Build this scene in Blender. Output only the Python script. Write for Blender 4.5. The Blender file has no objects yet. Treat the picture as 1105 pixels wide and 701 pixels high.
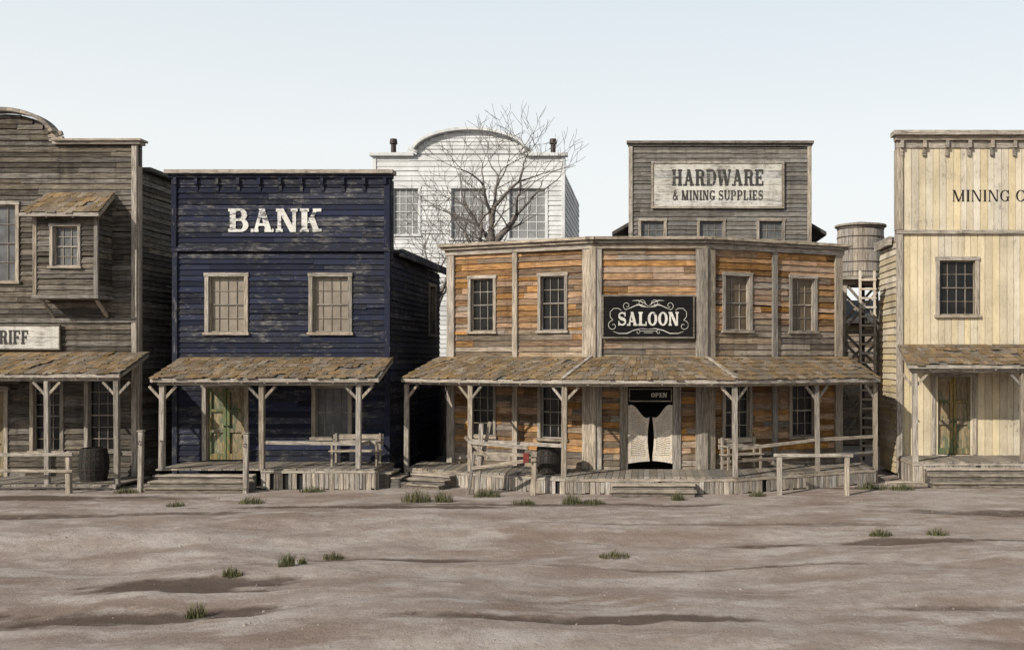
import bpy, math, random
from mathutils import Vector, Matrix, noise
random.seed(7)
R=random.uniform
sc=bpy.context.scene
COL=sc.collection

# ------------------------------------------------------------ materials
def new_mat(name):
    m=bpy.data.materials.new(name); m.use_nodes=True
    nt=m.node_tree; nt.nodes.clear()
    out=nt.nodes.new('ShaderNodeOutputMaterial'); b=nt.nodes.new('ShaderNodeBsdfPrincipled')
    nt.links.new(b.outputs[0],out.inputs[0])
    return m,nt,b
def N(nt,t,**k):
    n=nt.nodes.new(t)
    for a,v in k.items(): setattr(n,a,v)
    return n
def ramp(nt,fac,p0,c0,p1,c1):
    r=N(nt,'ShaderNodeValToRGB'); e=r.color_ramp.elements
    e[0].position=p0; e[0].color=(*c0,1); e[1].position=p1; e[1].color=(*c1,1)
    nt.links.new(fac,r.inputs[0]); return r.outputs[0]
def mathn(nt,op,a,b=None,c=None):
    n=N(nt,'ShaderNodeMath',operation=op)
    for i,x in enumerate((a,b,c)):
        if x is None: continue
        if isinstance(x,(int,float)): n.inputs[i].default_value=x
        else: nt.links.new(x,n.inputs[i])
    return n.outputs[0]
def mix(nt,f,a,b,bt='MIX'):
    n=N(nt,'ShaderNodeMixRGB',blend_type=bt)
    for i,x in enumerate((f,a,b)):
        if isinstance(x,(int,float)): n.inputs[i].default_value=x
        elif isinstance(x,tuple): n.inputs[i].default_value=(*x,1)
        else: nt.links.new(x,n.inputs[i])
    return n.outputs[0]
def noisen(nt,vec,scale,detail=5,rough=.6):
    n=N(nt,'ShaderNodeTexNoise'); n.inputs['Scale'].default_value=scale
    n.inputs['Detail'].default_value=detail; n.inputs['Roughness'].default_value=rough
    nt.links.new(vec,n.inputs['Vector']); return n.outputs[0]
def vscale(nt,vec,s):
    n=N(nt,'ShaderNodeVectorMath',operation='MULTIPLY'); nt.links.new(vec,n.inputs[0]); n.inputs[1].default_value=s
    return n.outputs[0]

def wood(name,dark,light,mode='h',paint=None,cover=.5,var=.7,rough=.88,soft=.06,bump=.6,stain=.5):
    m,nt,b=new_mat(name)
    tc=N(nt,'ShaderNodeTexCoord'); geo=N(nt,'ShaderNodeNewGeometry')
    r=geo.outputs['Random Per Island']
    cx=N(nt,'ShaderNodeCombineXYZ')
    for i,k in enumerate((37.,17.,53.)): nt.links.new(mathn(nt,'MULTIPLY',r,k),cx.inputs[i])
    ad=N(nt,'ShaderNodeVectorMath',operation='ADD')
    nt.links.new(tc.outputs['Object'],ad.inputs[0]); nt.links.new(cx.outputs[0],ad.inputs[1])
    v=ad.outputs[0]
    s1=(2.4,2.4,40.) if mode=='h' else (40.,40.,2.4)
    s2=(3.,3.,13.) if mode=='h' else (13.,13.,3.)
    s3=(4.,4.,110.) if mode=='h' else (110.,110.,4.)
    g=noisen(nt,vscale(nt,v,s1),1.,8,.75)
    g2=noisen(nt,vscale(nt,v,s2),1.,7,.75)
    g3=noisen(nt,vscale(nt,v,s3),1.,3,.6)
    big=noisen(nt,tc.outputs['Object'],.9,5,.65)
    st=noisen(nt,vscale(nt,tc.outputs['Object'],(5.,5.,.7)),1.,5,.65)
    base=ramp(nt,g,.36,dark,.64,light)
    r2=mathn(nt,'FRACT',mathn(nt,'MULTIPLY',r,7.31))
    if paint:
        k=mathn(nt,'ADD',g2,mathn(nt,'MULTIPLY',mathn(nt,'SUBTRACT',big,.5),.6))
        k=mathn(nt,'ADD',k,mathn(nt,'MULTIPLY',mathn(nt,'SUBTRACT',r2,.5),.10))
        msk=ramp(nt,k,.5+(.5-cover)*.6-soft,(0,0,0),.5+(.5-cover)*.6+soft,(1,1,1))
        pc=mix(nt,mathn(nt,'MULTIPLY',g,.4),paint,tuple(x*.5 for x in paint))
        base=mix(nt,msk,base,pc)
    base=mix(nt,ramp(nt,g3,.30,(.75,.75,.75),.42,(0,0,0)),base,tuple(x*.35 for x in dark))
    base=mix(nt,mathn(nt,'MULTIPLY',ramp(nt,st,.5,(0,0,0),.70,(1,1,1)),stain),base,tuple(x*.6 for x in dark))
    val=mathn(nt,'ADD',mathn(nt,'MULTIPLY',mathn(nt,'POWER',r,1.3),var*1.15),1-var*.5)
    val=mathn(nt,'MULTIPLY',val,mathn(nt,'ADD',mathn(nt,'MULTIPLY',big,.9),.55))
    hs=N(nt,'ShaderNodeHueSaturation'); nt.links.new(base,hs.inputs['Color']); nt.links.new(val,hs.inputs['Value'])
    nt.links.new(mathn(nt,'ADD',mathn(nt,'MULTIPLY',r2,.6),.65),hs.inputs['Saturation'])
    nt.links.new(hs.outputs[0],b.inputs['Base Color'])
    b.inputs['Roughness'].default_value=rough
    b.inputs['Specular IOR Level'].default_value=.2
    bp=N(nt,'ShaderNodeBump'); bp.inputs['Strength'].default_value=bump; bp.inputs['Distance'].default_value=.014
    nt.links.new(mathn(nt,'ADD',g,mathn(nt,'MULTIPLY',g2,.6)),bp.inputs['Height']); nt.links.new(bp.outputs[0],b.inputs['Normal'])
    return m
def glass(name,c1,c2,rough=.12,spec=.3):
    m,nt,b=new_mat(name); tc=N(nt,'ShaderNodeTexCoord')
    n=noisen(nt,tc.outputs['Object'],2.2,6,.7)
    nt.links.new(ramp(nt,n,.35,c1,.7,c2),b.inputs['Base Color'])
    nt.links.new(mathn(nt,'ADD',mathn(nt,'MULTIPLY',n,.3),rough),b.inputs['Roughness'])
    b.inputs['Specular IOR Level'].default_value=spec
    return m
def plain(name,c1,c2,scale=6,rough=.8,metal=0):
    m,nt,b=new_mat(name); tc=N(nt,'ShaderNodeTexCoord')
    n=noisen(nt,tc.outputs['Object'],scale,6,.7)
    nt.links.new(ramp(nt,n,.35,c1,.65,c2),b.inputs['Base Color'])
    b.inputs['Roughness'].default_value=rough; b.inputs['Metallic'].default_value=metal
    return m

M={}
M['sheriff']=wood('sheriff_boards',(.020,.017,.014),(.18,.154,.124),'h',var=.95)
M['bank']=wood('bank_navy_boards',(.03,.028,.028),(.17,.163,.158),'h',paint=(.0185,.0215,.038),cover=.665,var=.8,soft=.06)
M['saloon']=wood('saloon_boards',(.075,.038,.019),(.375,.228,.118),'h',var=.95)
M['saloon_g']=wood('saloon_worn_boards',(.065,.048,.034),(.30,.24,.18),'h',var=.8)
M['mining']=wood('mining_cream_boards',(.18,.145,.10),(.38,.32,.23),'v',paint=(.58,.50,.36),cover=.78,var=.20,bump=.4,stain=.18)
M['mining_h']=wood('mining_cream_side',(.16,.13,.09),(.36,.30,.21),'h',paint=(.50,.42,.29),cover=.74,var=.3,bump=.4,stain=.25)
M['hardware']=wood('hardware_boards',(.058,.052,.046),(.225,.208,.186),'h',var=.5)
M['church']=wood('haze_paled_white_boards',(.42,.42,.41),(.54,.54,.535),'h',paint=(.63,.635,.63),cover=.72,var=.10,bump=.2,stain=.10)  # white paint kept pale and low-contrast; distance haze is in the colour
M['trim_h']=wood('trim_horizontal',(.09,.075,.060),(.41,.36,.30),'h',var=.5)
M['trim_v']=wood('trim_vertical',(.09,.075,.060),(.41,.36,.30),'v',var=.5,stain=.3)
M['trim_dh']=wood('dark_trim_horizontal',(.04,.035,.030),(.21,.185,.158),'h',var=.4)
M['trim_dv']=wood('dark_trim_vertical',(.04,.035,.030),(.21,.185,.158),'v',var=.4)
M['navy_h']=wood('navy_trim_h',(.035,.032,.032),(.19,.182,.178),'h',paint=(.017,.0195,.034),cover=.64,var=.3)
M['navy_v']=wood('navy_trim_v',(.035,.032,.032),(.19,.182,.178),'v',paint=(.017,.0195,.034),cover=.68,var=.3)
M['shingle']=wood('roof_shakes',(.065,.043,.025),(.33,.245,.155),'v',var=.5,stain=.35)
M['deck']=wood('deck_planks',(.10,.085,.07),(.33,.29,.24),'v',var=.6)
M['skirt']=wood('skirt_planks',(.12,.10,.082),(.45,.40,.34),'v',var=.6)
M['step']=wood('step_planks',(.12,.10,.082),(.42,.37,.31),'h',var=.6)
M['green']=wood('green_door',(.12,.08,.04),(.40,.30,.165),'v',paint=(.10,.125,.075),cover=.46,var=.3)
M['bw']=wood('batwing_plain',(.40,.34,.27),(.68,.61,.51),'v',var=.0,stain=.12)
M['white_pt']=wood('weathered_white',(.16,.14,.12),(.36,.335,.29),'h',paint=(.54,.52,.475),cover=.60,var=.15,stain=.3)
M['bankletter']=wood('bank_lettering',(.03,.03,.04),(.15,.145,.14),'h',paint=(.66,.645,.60),cover=.64,var=.02,soft=.035,stain=.1)
M['whiteletter']=wood('white_lettering',(.05,.05,.05),(.2,.19,.17),'h',paint=(.58,.56,.51),cover=.70,var=.02,stain=.1)
M['darkletter']=wood('dark_lettering',(.16,.15,.13),(.3,.28,.24),'h',paint=(.05,.047,.045),cover=.72,var=.02,stain=.1)
M['blackletter']=wood('black_lettering',(.2,.18,.14),(.3,.26,.18),'h',paint=(.015,.014,.012),cover=.85,var=.02,stain=.0)
M['blackboard']=wood('black_sign_board',(.02,.018,.016),(.08,.07,.06),'h',paint=(.006,.006,.006),cover=.80,var=.2,stain=.1)
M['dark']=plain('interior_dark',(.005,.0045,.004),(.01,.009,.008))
M['roofdk']=plain('tar_roof',(.03,.027,.025),(.06,.055,.05),3)
M['glass']=glass('old_window_glass',(.004,.0045,.005),(.018,.018,.018),.04,.22)
M['blind']=glass('window_with_blind',(.165,.137,.106),(.25,.215,.17),.25,.35)
M['amber']=glass('amber_blind_window',(.07,.05,.03),(.14,.105,.065),.2,.35)
M['gglass']=glass('dusty_window_glass',(.05,.052,.055),(.13,.132,.133),.2,.35)
M['greyglass']=glass('haze_tinted_glass',(.18,.182,.18),(.26,.263,.26),.3,.4)  # glass greyed lighter to put distance haze into its colour
M['iron']=plain('rusty_iron',(.02,.018,.016),(.06,.042,.032),20,.6,.6)
M['barrel']=wood('barrel_staves',(.012,.011,.010),(.055,.05,.045),'v',var=.5)
M['tank']=wood('tank_staves',(.14,.12,.10),(.44,.39,.34),'v',var=.4,stain=.35)
M['bark']=plain('dead_bark',(.07,.058,.052),(.19,.165,.145),12,.9)
M['red']=plain('faded_red_cloth',(.12,.015,.012),(.2,.04,.03),9,.9)

# ------------------------------------------------------------ mesh tools
class Fr:
    def __init__(s,ox,oy,ang=0.):
        s.o=(ox,oy); s.u=(math.cos(ang),math.sin(ang)); s.n=(math.sin(ang),-math.cos(ang))
    def p(s,u,w,z): return (s.o[0]+s.u[0]*u+s.n[0]*w, s.o[1]+s.u[1]*u+s.n[1]*w, z)
HEX=[(0,3,2,1),(4,5,6,7),(0,1,5,4),(1,2,6,5),(2,3,7,6),(3,0,4,7)]
class MB:
    def __init__(s): s.v=[]; s.f=[]
    def hexa(s,pts):
        b=len(s.v); s.v+= [tuple(p) for p in pts]; s.f+=[tuple(b+i for i in q) for q in HEX]
    def box(s,fr,u0,u1,w0,w1,z0,z1,j=0.):
        P=[fr.p(u+R(-j,j),w+R(-j,j),z+R(-j,j)) for z in (z0,z1) for (u,w) in ((u0,w1),(u1,w1),(u1,w0),(u0,w0))]
        s.hexa(P)
    def beam(s,p,q,a,b=None,j=0.):
        b=a if b is None else b
        p=Vector(p); q=Vector(q); d=(q-p).normalized()
        up=Vector((0,0,1)) if abs(d.z)<.9 else Vector((0,1,0))
        x=d.cross(up).normalized(); y=x.cross(d).normalized()
        P=[]
        for c in (p,q):
            for sx,sy in ((-1,-1),(1,-1),(1,1),(-1,1)):
                P.append(c+x*(sx*a/2+R(-j,j))+y*(sy*b/2+R(-j,j)))
        s.hexa(P)
    def prism(s,poly,z0,z1):
        b=len(s.v); n=len(poly)
        s.v+=[(x,y,z0) for x,y in poly]+[(x,y,z1) for x,y in poly]
        s.f.append(tuple(b+i for i in reversed(range(n)))); s.f.append(tuple(b+n+i for i in range(n)))
        for i in range(n): k=(i+1)%n; s.f.append((b+i,b+k,b+n+k,b+n+i))
    def tube(s,pts,rads,n=6):
        b=len(s.v); m=len(pts)
        for i,p in enumerate(pts):
            d=(Vector(pts[min(i+1,m-1)])-Vector(pts[max(i-1,0)])).normalized()
            up=Vector((0,0,1)) if abs(d.z)<.95 else Vector((1,0,0))
            x=d.cross(up).normalized(); y=x.cross(d)
            for k in range(n):
                a=2*math.pi*k/n; s.v.append(tuple(Vector(p)+(x*math.cos(a)+y*math.sin(a))*rads[i]))
        for i in range(m-1):
            for k in range(n):
                k2=(k+1)%n; s.f.append((b+i*n+k,b+i*n+k2,b+(i+1)*n+k2,b+(i+1)*n+k))
        s.f.append(tuple(b+k for k in reversed(range(n)))); s.f.append(tuple(b+(m-1)*n+k for k in range(n)))
    def make(s,name,mat,parent=None,bevel=0.,smooth=False):
        if not s.v: return None
        me=bpy.data.meshes.new(name); me.from_pydata(s.v,[],s.f); me.update()
        ob=bpy.data.objects.new(name,me); COL.objects.link(ob)
        me.materials.append(M[mat] if isinstance(mat,str) else mat)
        if parent:
            ob.parent=parent; ob.matrix_parent_inverse=Matrix.Translation(-parent.location)
        if bevel:
            md=ob.modifiers.new('bevel','BEVEL'); md.width=bevel; md.segments=1; md.limit_method='ANGLE'
        if smooth:
            for p in me.polygons: p.use_smooth=True
        return ob
def empty(name,loc):
    e=bpy.data.objects.new(name,None); e.location=loc; e.empty_display_size=.3; COL.objects.link(e); return e
class Kit:
    """named part meshes collected under one parent"""
    def __init__(s,name,loc): s.e=empty(name,loc); s.d={}
    def __call__(s,part,mat):
        if part not in s.d: s.d[part]=(MB(),mat)
        return s.d[part][0]
    def done(s,bevel=.006,nobevel=()):
        for k,(mb,mat) in s.d.items(): mb.make(k,mat,s.e,bevel if not any(x in k for x in ('siding','window_glass','core','lettering','shingles')) else 0)

def siding(mb,fr,u0,u1,z0,z1,ops=(),h=.17,seg=(2.2,4.5),w=0.,mb2=None,z2=None,lap=.038,top=None):
    z=z0
    while z<z1-.01:
        zt=min(z+h*R(.9,1.1),z1)
        cuts=[z,zt]
        for o in ops:
            for c in (o[2],o[3]):
                if z+.004<c<zt-.004: cuts.append(c)
        cuts.sort()
        joints=[]; u=u0+R(.3,seg[1])
        while u<u1-.4: joints.append(u); u+=R(*seg)
        nb=len(joints)+1
        dw=[R(-.006,.006) for _ in range(nb)]; dz=[R(-.010,.008)+(R(.015,.04) if R(0,1)<.07 else 0) for _ in range(nb)]
        tl=[R(-.012,.012) if R(0,1)<.25 else R(-.003,.003) for _ in range(nb)]
        for a,b in zip(cuts[:-1],cuts[1:]):
            iv=[(u0,u1)]
            if top:
                iv=[(max(u0,top(a,b)[0]),min(u1,top(a,b)[1]))]
            mid=(a+b)/2
            for o in ops:
                if o[2]-.001<=mid<=o[3]+.001:
                    nv=[]
                    for p,q in iv:
                        if o[1]<=p or o[0]>=q: nv.append((p,q)); continue
                        if o[0]>p: nv.append((p,o[0]))
                        if o[1]<q: nv.append((o[1],q))
                    iv=nv
            for p,q in iv:
                if q-p<.02: continue
                js=[p]+[x for x in joints if p+.05<x<q-.05]+[q]
                for x,y in zip(js[:-1],js[1:]):
                    k=sum(1 for jx in joints if jx<=x+.001)
                    def wo(zz): return w+.010+lap*(1-(zz-z)/(zt-z))+dw[k]
                    za=a+(dz[k] if a==z else 0); zb=b-.002; t_=tl[k] if a==z else 0
                    if za+abs(t_)>zb-.01: za=a; t_=0
                    tgt=mb2 if (mb2 and (z2(mid))) else mb
                    x2=x+.002; y2=y-.004
                    tgt.hexa([fr.p(x2,wo(a),za-t_),fr.p(y2,wo(a),za+t_),fr.p(y2,w-.02,za+t_),fr.p(x2,w-.02,za-t_),
                              fr.p(x2,wo(b),zb),fr.p(y2,wo(b),zb),fr.p(y2,w-.02,zb),fr.p(x2,w-.02,zb)])
        z=zt
def vsiding(mb,fr,u0,u1,z0,z1,ops=(),bw=.2,w=0.):
    u=u0
    while u<u1-.01:
        ut=min(u+bw*R(.85,1.15),u1); m=(u+ut)/2; iv=[(z0,z1)]
        for o in ops:
            if o[0]-.0<m<o[1]+.0:
                nv=[]
                for p,q in iv:
                    if o[3]<=p or o[2]>=q: nv.append((p,q)); continue
                    if o[2]>p: nv.append((p,o[2]))
                    if o[3]<q: nv.append((o[3],q))
                iv=nv
        d=R(-.006,.006)
        for p,q in iv: mb.box(fr,u+.006,ut-.006,w-.02,w+.022+d,p,q,.001)
        u=ut
def window(K,fr,u0,u1,z0,z1,g='glass',cols=3,rows=4,tw=.11,th='trim_h',tv='trim_v',mun=.022,sill=True,pre='window'):
    H=K(pre+'_trim_rails',th); V=K(pre+'_trim_stiles',tv)
    V.box(fr,u0-tw,u0,-.01,.075,z0-.0,z1,.004); V.box(fr,u1,u1+tw,-.01,.075,z0,z1,.004)
    H.box(fr,u0-tw-.02,u1+tw+.02,-.01,.085,z1,z1+tw,.004)
    H.box(fr,u0-tw-.04,u1+tw+.04,-.01,.12 if sill else .07,z0-tw*.75,z0,.004)
    V.box(fr,u0-.002,u0+.03,-.12,-.012,z0,z1); V.box(fr,u1-.03,u1+.002,-.12,-.012,z0,z1)
    H.box(fr,u0+.03,u1-.03,-.12,-.012,z1-.03,z1-.001); H.box(fr,u0+.03,u1-.03,-.12,-.012,z0+.001,z0+.035)
    zm=(z0+z1)/2
    H.box(fr,u0+.03,u1-.03,-.085,-.045,zm-.02,zm+.02)
    G=K(pre+'_glass_'+g,g)
    for i in range(cols):
        for j in range(rows):
            a=u0+.01+(u1-u0-.02)*i/cols; b=u0+.01+(u1-u0-.02)*(i+1)/cols; c=z0+.01+(z1-z0-.02)*j/rows; d=z0+.01+(z1-z0-.02)*(j+1)/rows
            t=[R(-.002,.002) for _ in range(4)]
            k=len(G.v); G.v+=[fr.p(a,-.09+t[0],c),fr.p(b,-.09+t[1],c),fr.p(b,-.09+t[2],d),fr.p(a,-.09+t[3],d)]; G.f.append((k,k+1,k+2,k+3))
    for i in range(1,cols):
        u=u0+(u1-u0)*i/cols; V.box(fr,u-mun/2,u+mun/2,-.094,-.062,z0+.036,zm-.021); V.box(fr,u-mun/2,u+mun/2,-.094,-.062,zm+.021,z1-.031)
    for i in range(1,rows):
        if i*2==rows: continue
        z=z0+(z1-z0)*i/rows; H.box(fr,u0+.03,u1-.03,-.095,-.060,z-mun/2,z+mun/2)
def double_door(K,fr,u0,u1,z0,z1,mat='green'):
    H=K('door_trim_rails','trim_h'); V=K('door_trim_stiles','trim_v')
    V.box(fr,u0-.12,u0,-.01,.07,z0,z1,.003); V.box(fr,u1,u1+.12,-.01,.07,z0,z1,.003)
    H.box(fr,u0-.15,u1+.15,-.01,.08,z1,z1+.13,.003)
    V.box(fr,u0,u0+.03,-.12,-.012,z0,z1); V.box(fr,u1-.03,u1,-.12,-.012,z0,z1); H.box(fr,u0+.03,u1-.03,-.12,-.012,z1-.03,z1)
    D=K('door_leaves',mat); m=(u0+u1)/2
    for a,b in ((u0+.035,m-.010),(m+.010,u1-.035)):
        D.box(fr,a,b,-.125,-.105,z0+.02,z1-.035)
        s=.09
        D.box(fr,a,a+s,-.106,-.035,z0+.02,z1-.035); D.box(fr,b-s,b,-.106,-.035,z0+.02,z1-.035)
        for zz,hh in ((z0+.02,.18),(z0+(z1-z0)*.38,.12),(z0+(z1-z0)*.66,.08),(z1-.155,.12)):
            D.box(fr,a+s,b-s,-.106,-.038,zz,zz+hh)
        K('door_knobs','iron').box(fr,(b-.07 if b<m else a+.03),(b-.03 if b<m else a+.07),-.035,-.0,z0+1.0,z0+1.05)
def shingles(K,A,B,C,D,zw,ze,part='porch_roof'):
    A,B,C,D=[Vector(x) for x in (A,B,C,D)]
    def P(s,t,dz=0):
        q=A.lerp(B,s).lerp(C.lerp(D,s),t); return (q.x,q.y,zw+(ze-zw)*t+dz)
    S=K(part+'_shingles','shingle'); T=K(part+'_deck','trim_dh')
    T.hexa([P(0,0,-.05),P(0,1,-.05),P(1,1,-.05),P(1,0,-.05),P(0,0,0),P(0,1,0),P(1,1,0),P(1,0,0)])
    depth=max((C-A).length,(D-B).length); L=max((B-A).length,(D-C).length)
    n=max(4,int(depth/.34))
    for r in range(n):
        s=0.
        while s<1:
            s1=min(1,s+R(.12,.30)/L)
            t0=max(0,(r-.25)/n); t1=(r+1)/n+R(-.01,.06)*(1 if r<n-1 else .9); k=.006/L
            if R(0,1)>.03:
                h0=.012+R(0,.006); h1=.05+R(0,.022)
                S.hexa([P(s+k,t0,h0-.01),P(s+k,t1,h1-.022),P(s1-k,t1,h1-.022+R(-.004,.004)),P(s1-k,t0,h0-.01),
                        P(s+k,t0,h0+.006),P(s+k,t1,h1),P(s1-k,t1,h1+R(-.006,.006)),P(s1-k,t0,h0+.006)])
            s=s1
    H=K(part+'_fascia','trim_h')
    c=Vector(P(0,1,-.05)); d=Vector(P(1,1,-.05)); H.beam(c,d,.035,.10,.003)
    for a in (0.004,.996):
        H.beam(P(a,.02,-.075),P(a,.985,-.075),.04,.11,.003)
    nr=int(L/.62)
    for i in range(1,nr):
        H.beam(P(i/nr,.0,-.10),P(i/nr,1.0,-.10),.05,.09,.003)
def post(K,x,y,z0,z1,w=.14,dirv=(1,0),br=(1,1),part='porch_posts'):
    V=K(part,'trim_v'); dx=R(-.03,.03)
    V.beam((x+dx,y,z0),(x,y,z1),w,w,.006)
    for s,k in zip((-1,1),br):
        if k: V.beam((x+s*dirv[0]*.02,y+s*dirv[1]*.02-.003,z1-.42),(x+s*dirv[0]*.38,y+s*dirv[1]*.38-.003,z1-.03),.06,.075,.004)
def deck(K,poly_fn,u0,u1,z,part='porch_floor'):
    D=K(part,'deck'); u=u0
    while u<u1-.02:
        v=min(u1,u+R(.15,.22)); f0,b0=poly_fn(u); f1,b1=poly_fn(v); o=R(-.03,.02); dz=R(-.006,.006)
        D.hexa([(u+.004,f0+o,z-.045),(v-.004,f1+o,z-.045),(v-.004,b1,z-.045),(u+.004,b0,z-.045),(u+.004,f0+o,z+dz),(v-.004,f1+o,z+dz),(v-.004,b1,z+dz),(u+.004,b0,z+dz)])
        u=v
def skirt(K,a,b,z1,part='porch_skirt',miss=.04):
    a=Vector(a); b=Vector(b); L=(b-a).length; fr=Fr(a.x,a.y,math.atan2(b.y-a.y,b.x-a.x)); V=K(part,'skirt'); u=0
    while u<L-.02:
        v=min(L,u+R(.08,.16))
        if R(0,1)>miss: V.box(fr,u+.006,v-.007,-.02,.012+R(-.006,.006),-.05+R(0,.08),z1-.05-R(0,.02),.004)
        u=v
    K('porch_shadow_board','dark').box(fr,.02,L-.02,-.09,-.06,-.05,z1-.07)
    K('porch_rim_beam','trim_h').box(fr,0,L,-.055,.03,z1-.12,z1-.046,.003)
def steps(K,fr,u0,u1,w0,ztop,n,tread=.3,part='porch_steps'):
    S=K(part,'step'); Dk=K('step_stringers','trim_dh'); rise=ztop/(n+0.)
    for i in range(n-1 if n>1 else 1):
        z=ztop-rise*(i+1); w=w0+tread*i
        uu=[u0+R(-.03,.03),u1+R(-.03,.03)]
        S.box(fr,uu[0],uu[1],w,w+tread*.48,z-.045,z,.008); S.box(fr,uu[0]+R(-.03,.03),uu[1]+R(-.04,.04),w+tread*.51,w+tread+.03,z-.045,z,.008)
        Dk.box(fr,u0+.03,u1-.03,w+tread-.05,w+tread-.023,-.05,z-.05,.002)
    for u in (u0+.02,u1-.06):
        for i in range(n-1): Dk.box(fr,u,u+.04,w0+tread*i,w0+tread*(i+1)-.052,-.05,ztop-rise*(i+1)-.048)
def cornice(K,fr,u0,u1,z,h=.32,depth=.3,th='trim_h',brk=None,part='cornice',cap=None):
    H=K(part,th); Cc=K(part+'_cap',cap or th)
    H.box(fr,u0-.02,u1+.02,-.10,.10,z,z+h*.45,.002)
    H.box(fr,u0-.08,u1+.08,-.12,depth*.6,z+h*.45,z+h*.72,.003)
    Cc.box(fr,u0-depth*.5,u1+depth*.5,-.16,depth,z+h*.72,z+h,.004)
    if brk:
        n=int((u1-u0)/brk); V=K(part+'_brackets',th)
        for i in range(n+1):
            u=u0+.12+(u1-u0-.24)*i/n
            V.box(fr,u-.05,u+.05,.03,depth*.62,z-h*.02,z+h*.44,.003); V.box(fr,u-.045,u+.045,.03,depth*.4,z-h*.5,z-h*.02,.003)

# ------------------------------------------------------------ lettering
def arc(cx,cy,rx,ry,T,t,a0,a1,n=18):
    o=[]
    for i in range(n):
        a=math.radians(a0+(a1-a0)*i/n); b=math.radians(a0+(a1-a0)*(i+1)/n)
        f=lambda q,k:(cx+(rx-k*T)*math.cos(q),cy+(ry-k*t)*math.sin(q))
        o.append([f(a,0),f(b,0),f(b,1),f(a,1)])
    return o
def strokep(pts,w):
    o=[]
    for i,(p,q) in enumerate(zip(pts[:-1],pts[1:])):
        def nrm(i):
            a=pts[max(i-1,0)]; b=pts[min(i+1,len(pts)-1)]; dx,dy=b[0]-a[0],b[1]-a[1]; l=math.hypot(dx,dy) or 1
            ww=w(i/(len(pts)-1)) if callable(w) else w
            return (-dy/l*ww/2,dx/l*ww/2)
        n0=nrm(i); n1=nrm(i+1)
        o.append([(p[0]-n0[0],p[1]-n0[1]),(q[0]-n1[0],q[1]-n1[1]),(q[0]+n1[0],q[1]+n1[1]),(p[0]+n0[0],p[1]+n0[1])])
    return o
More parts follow.
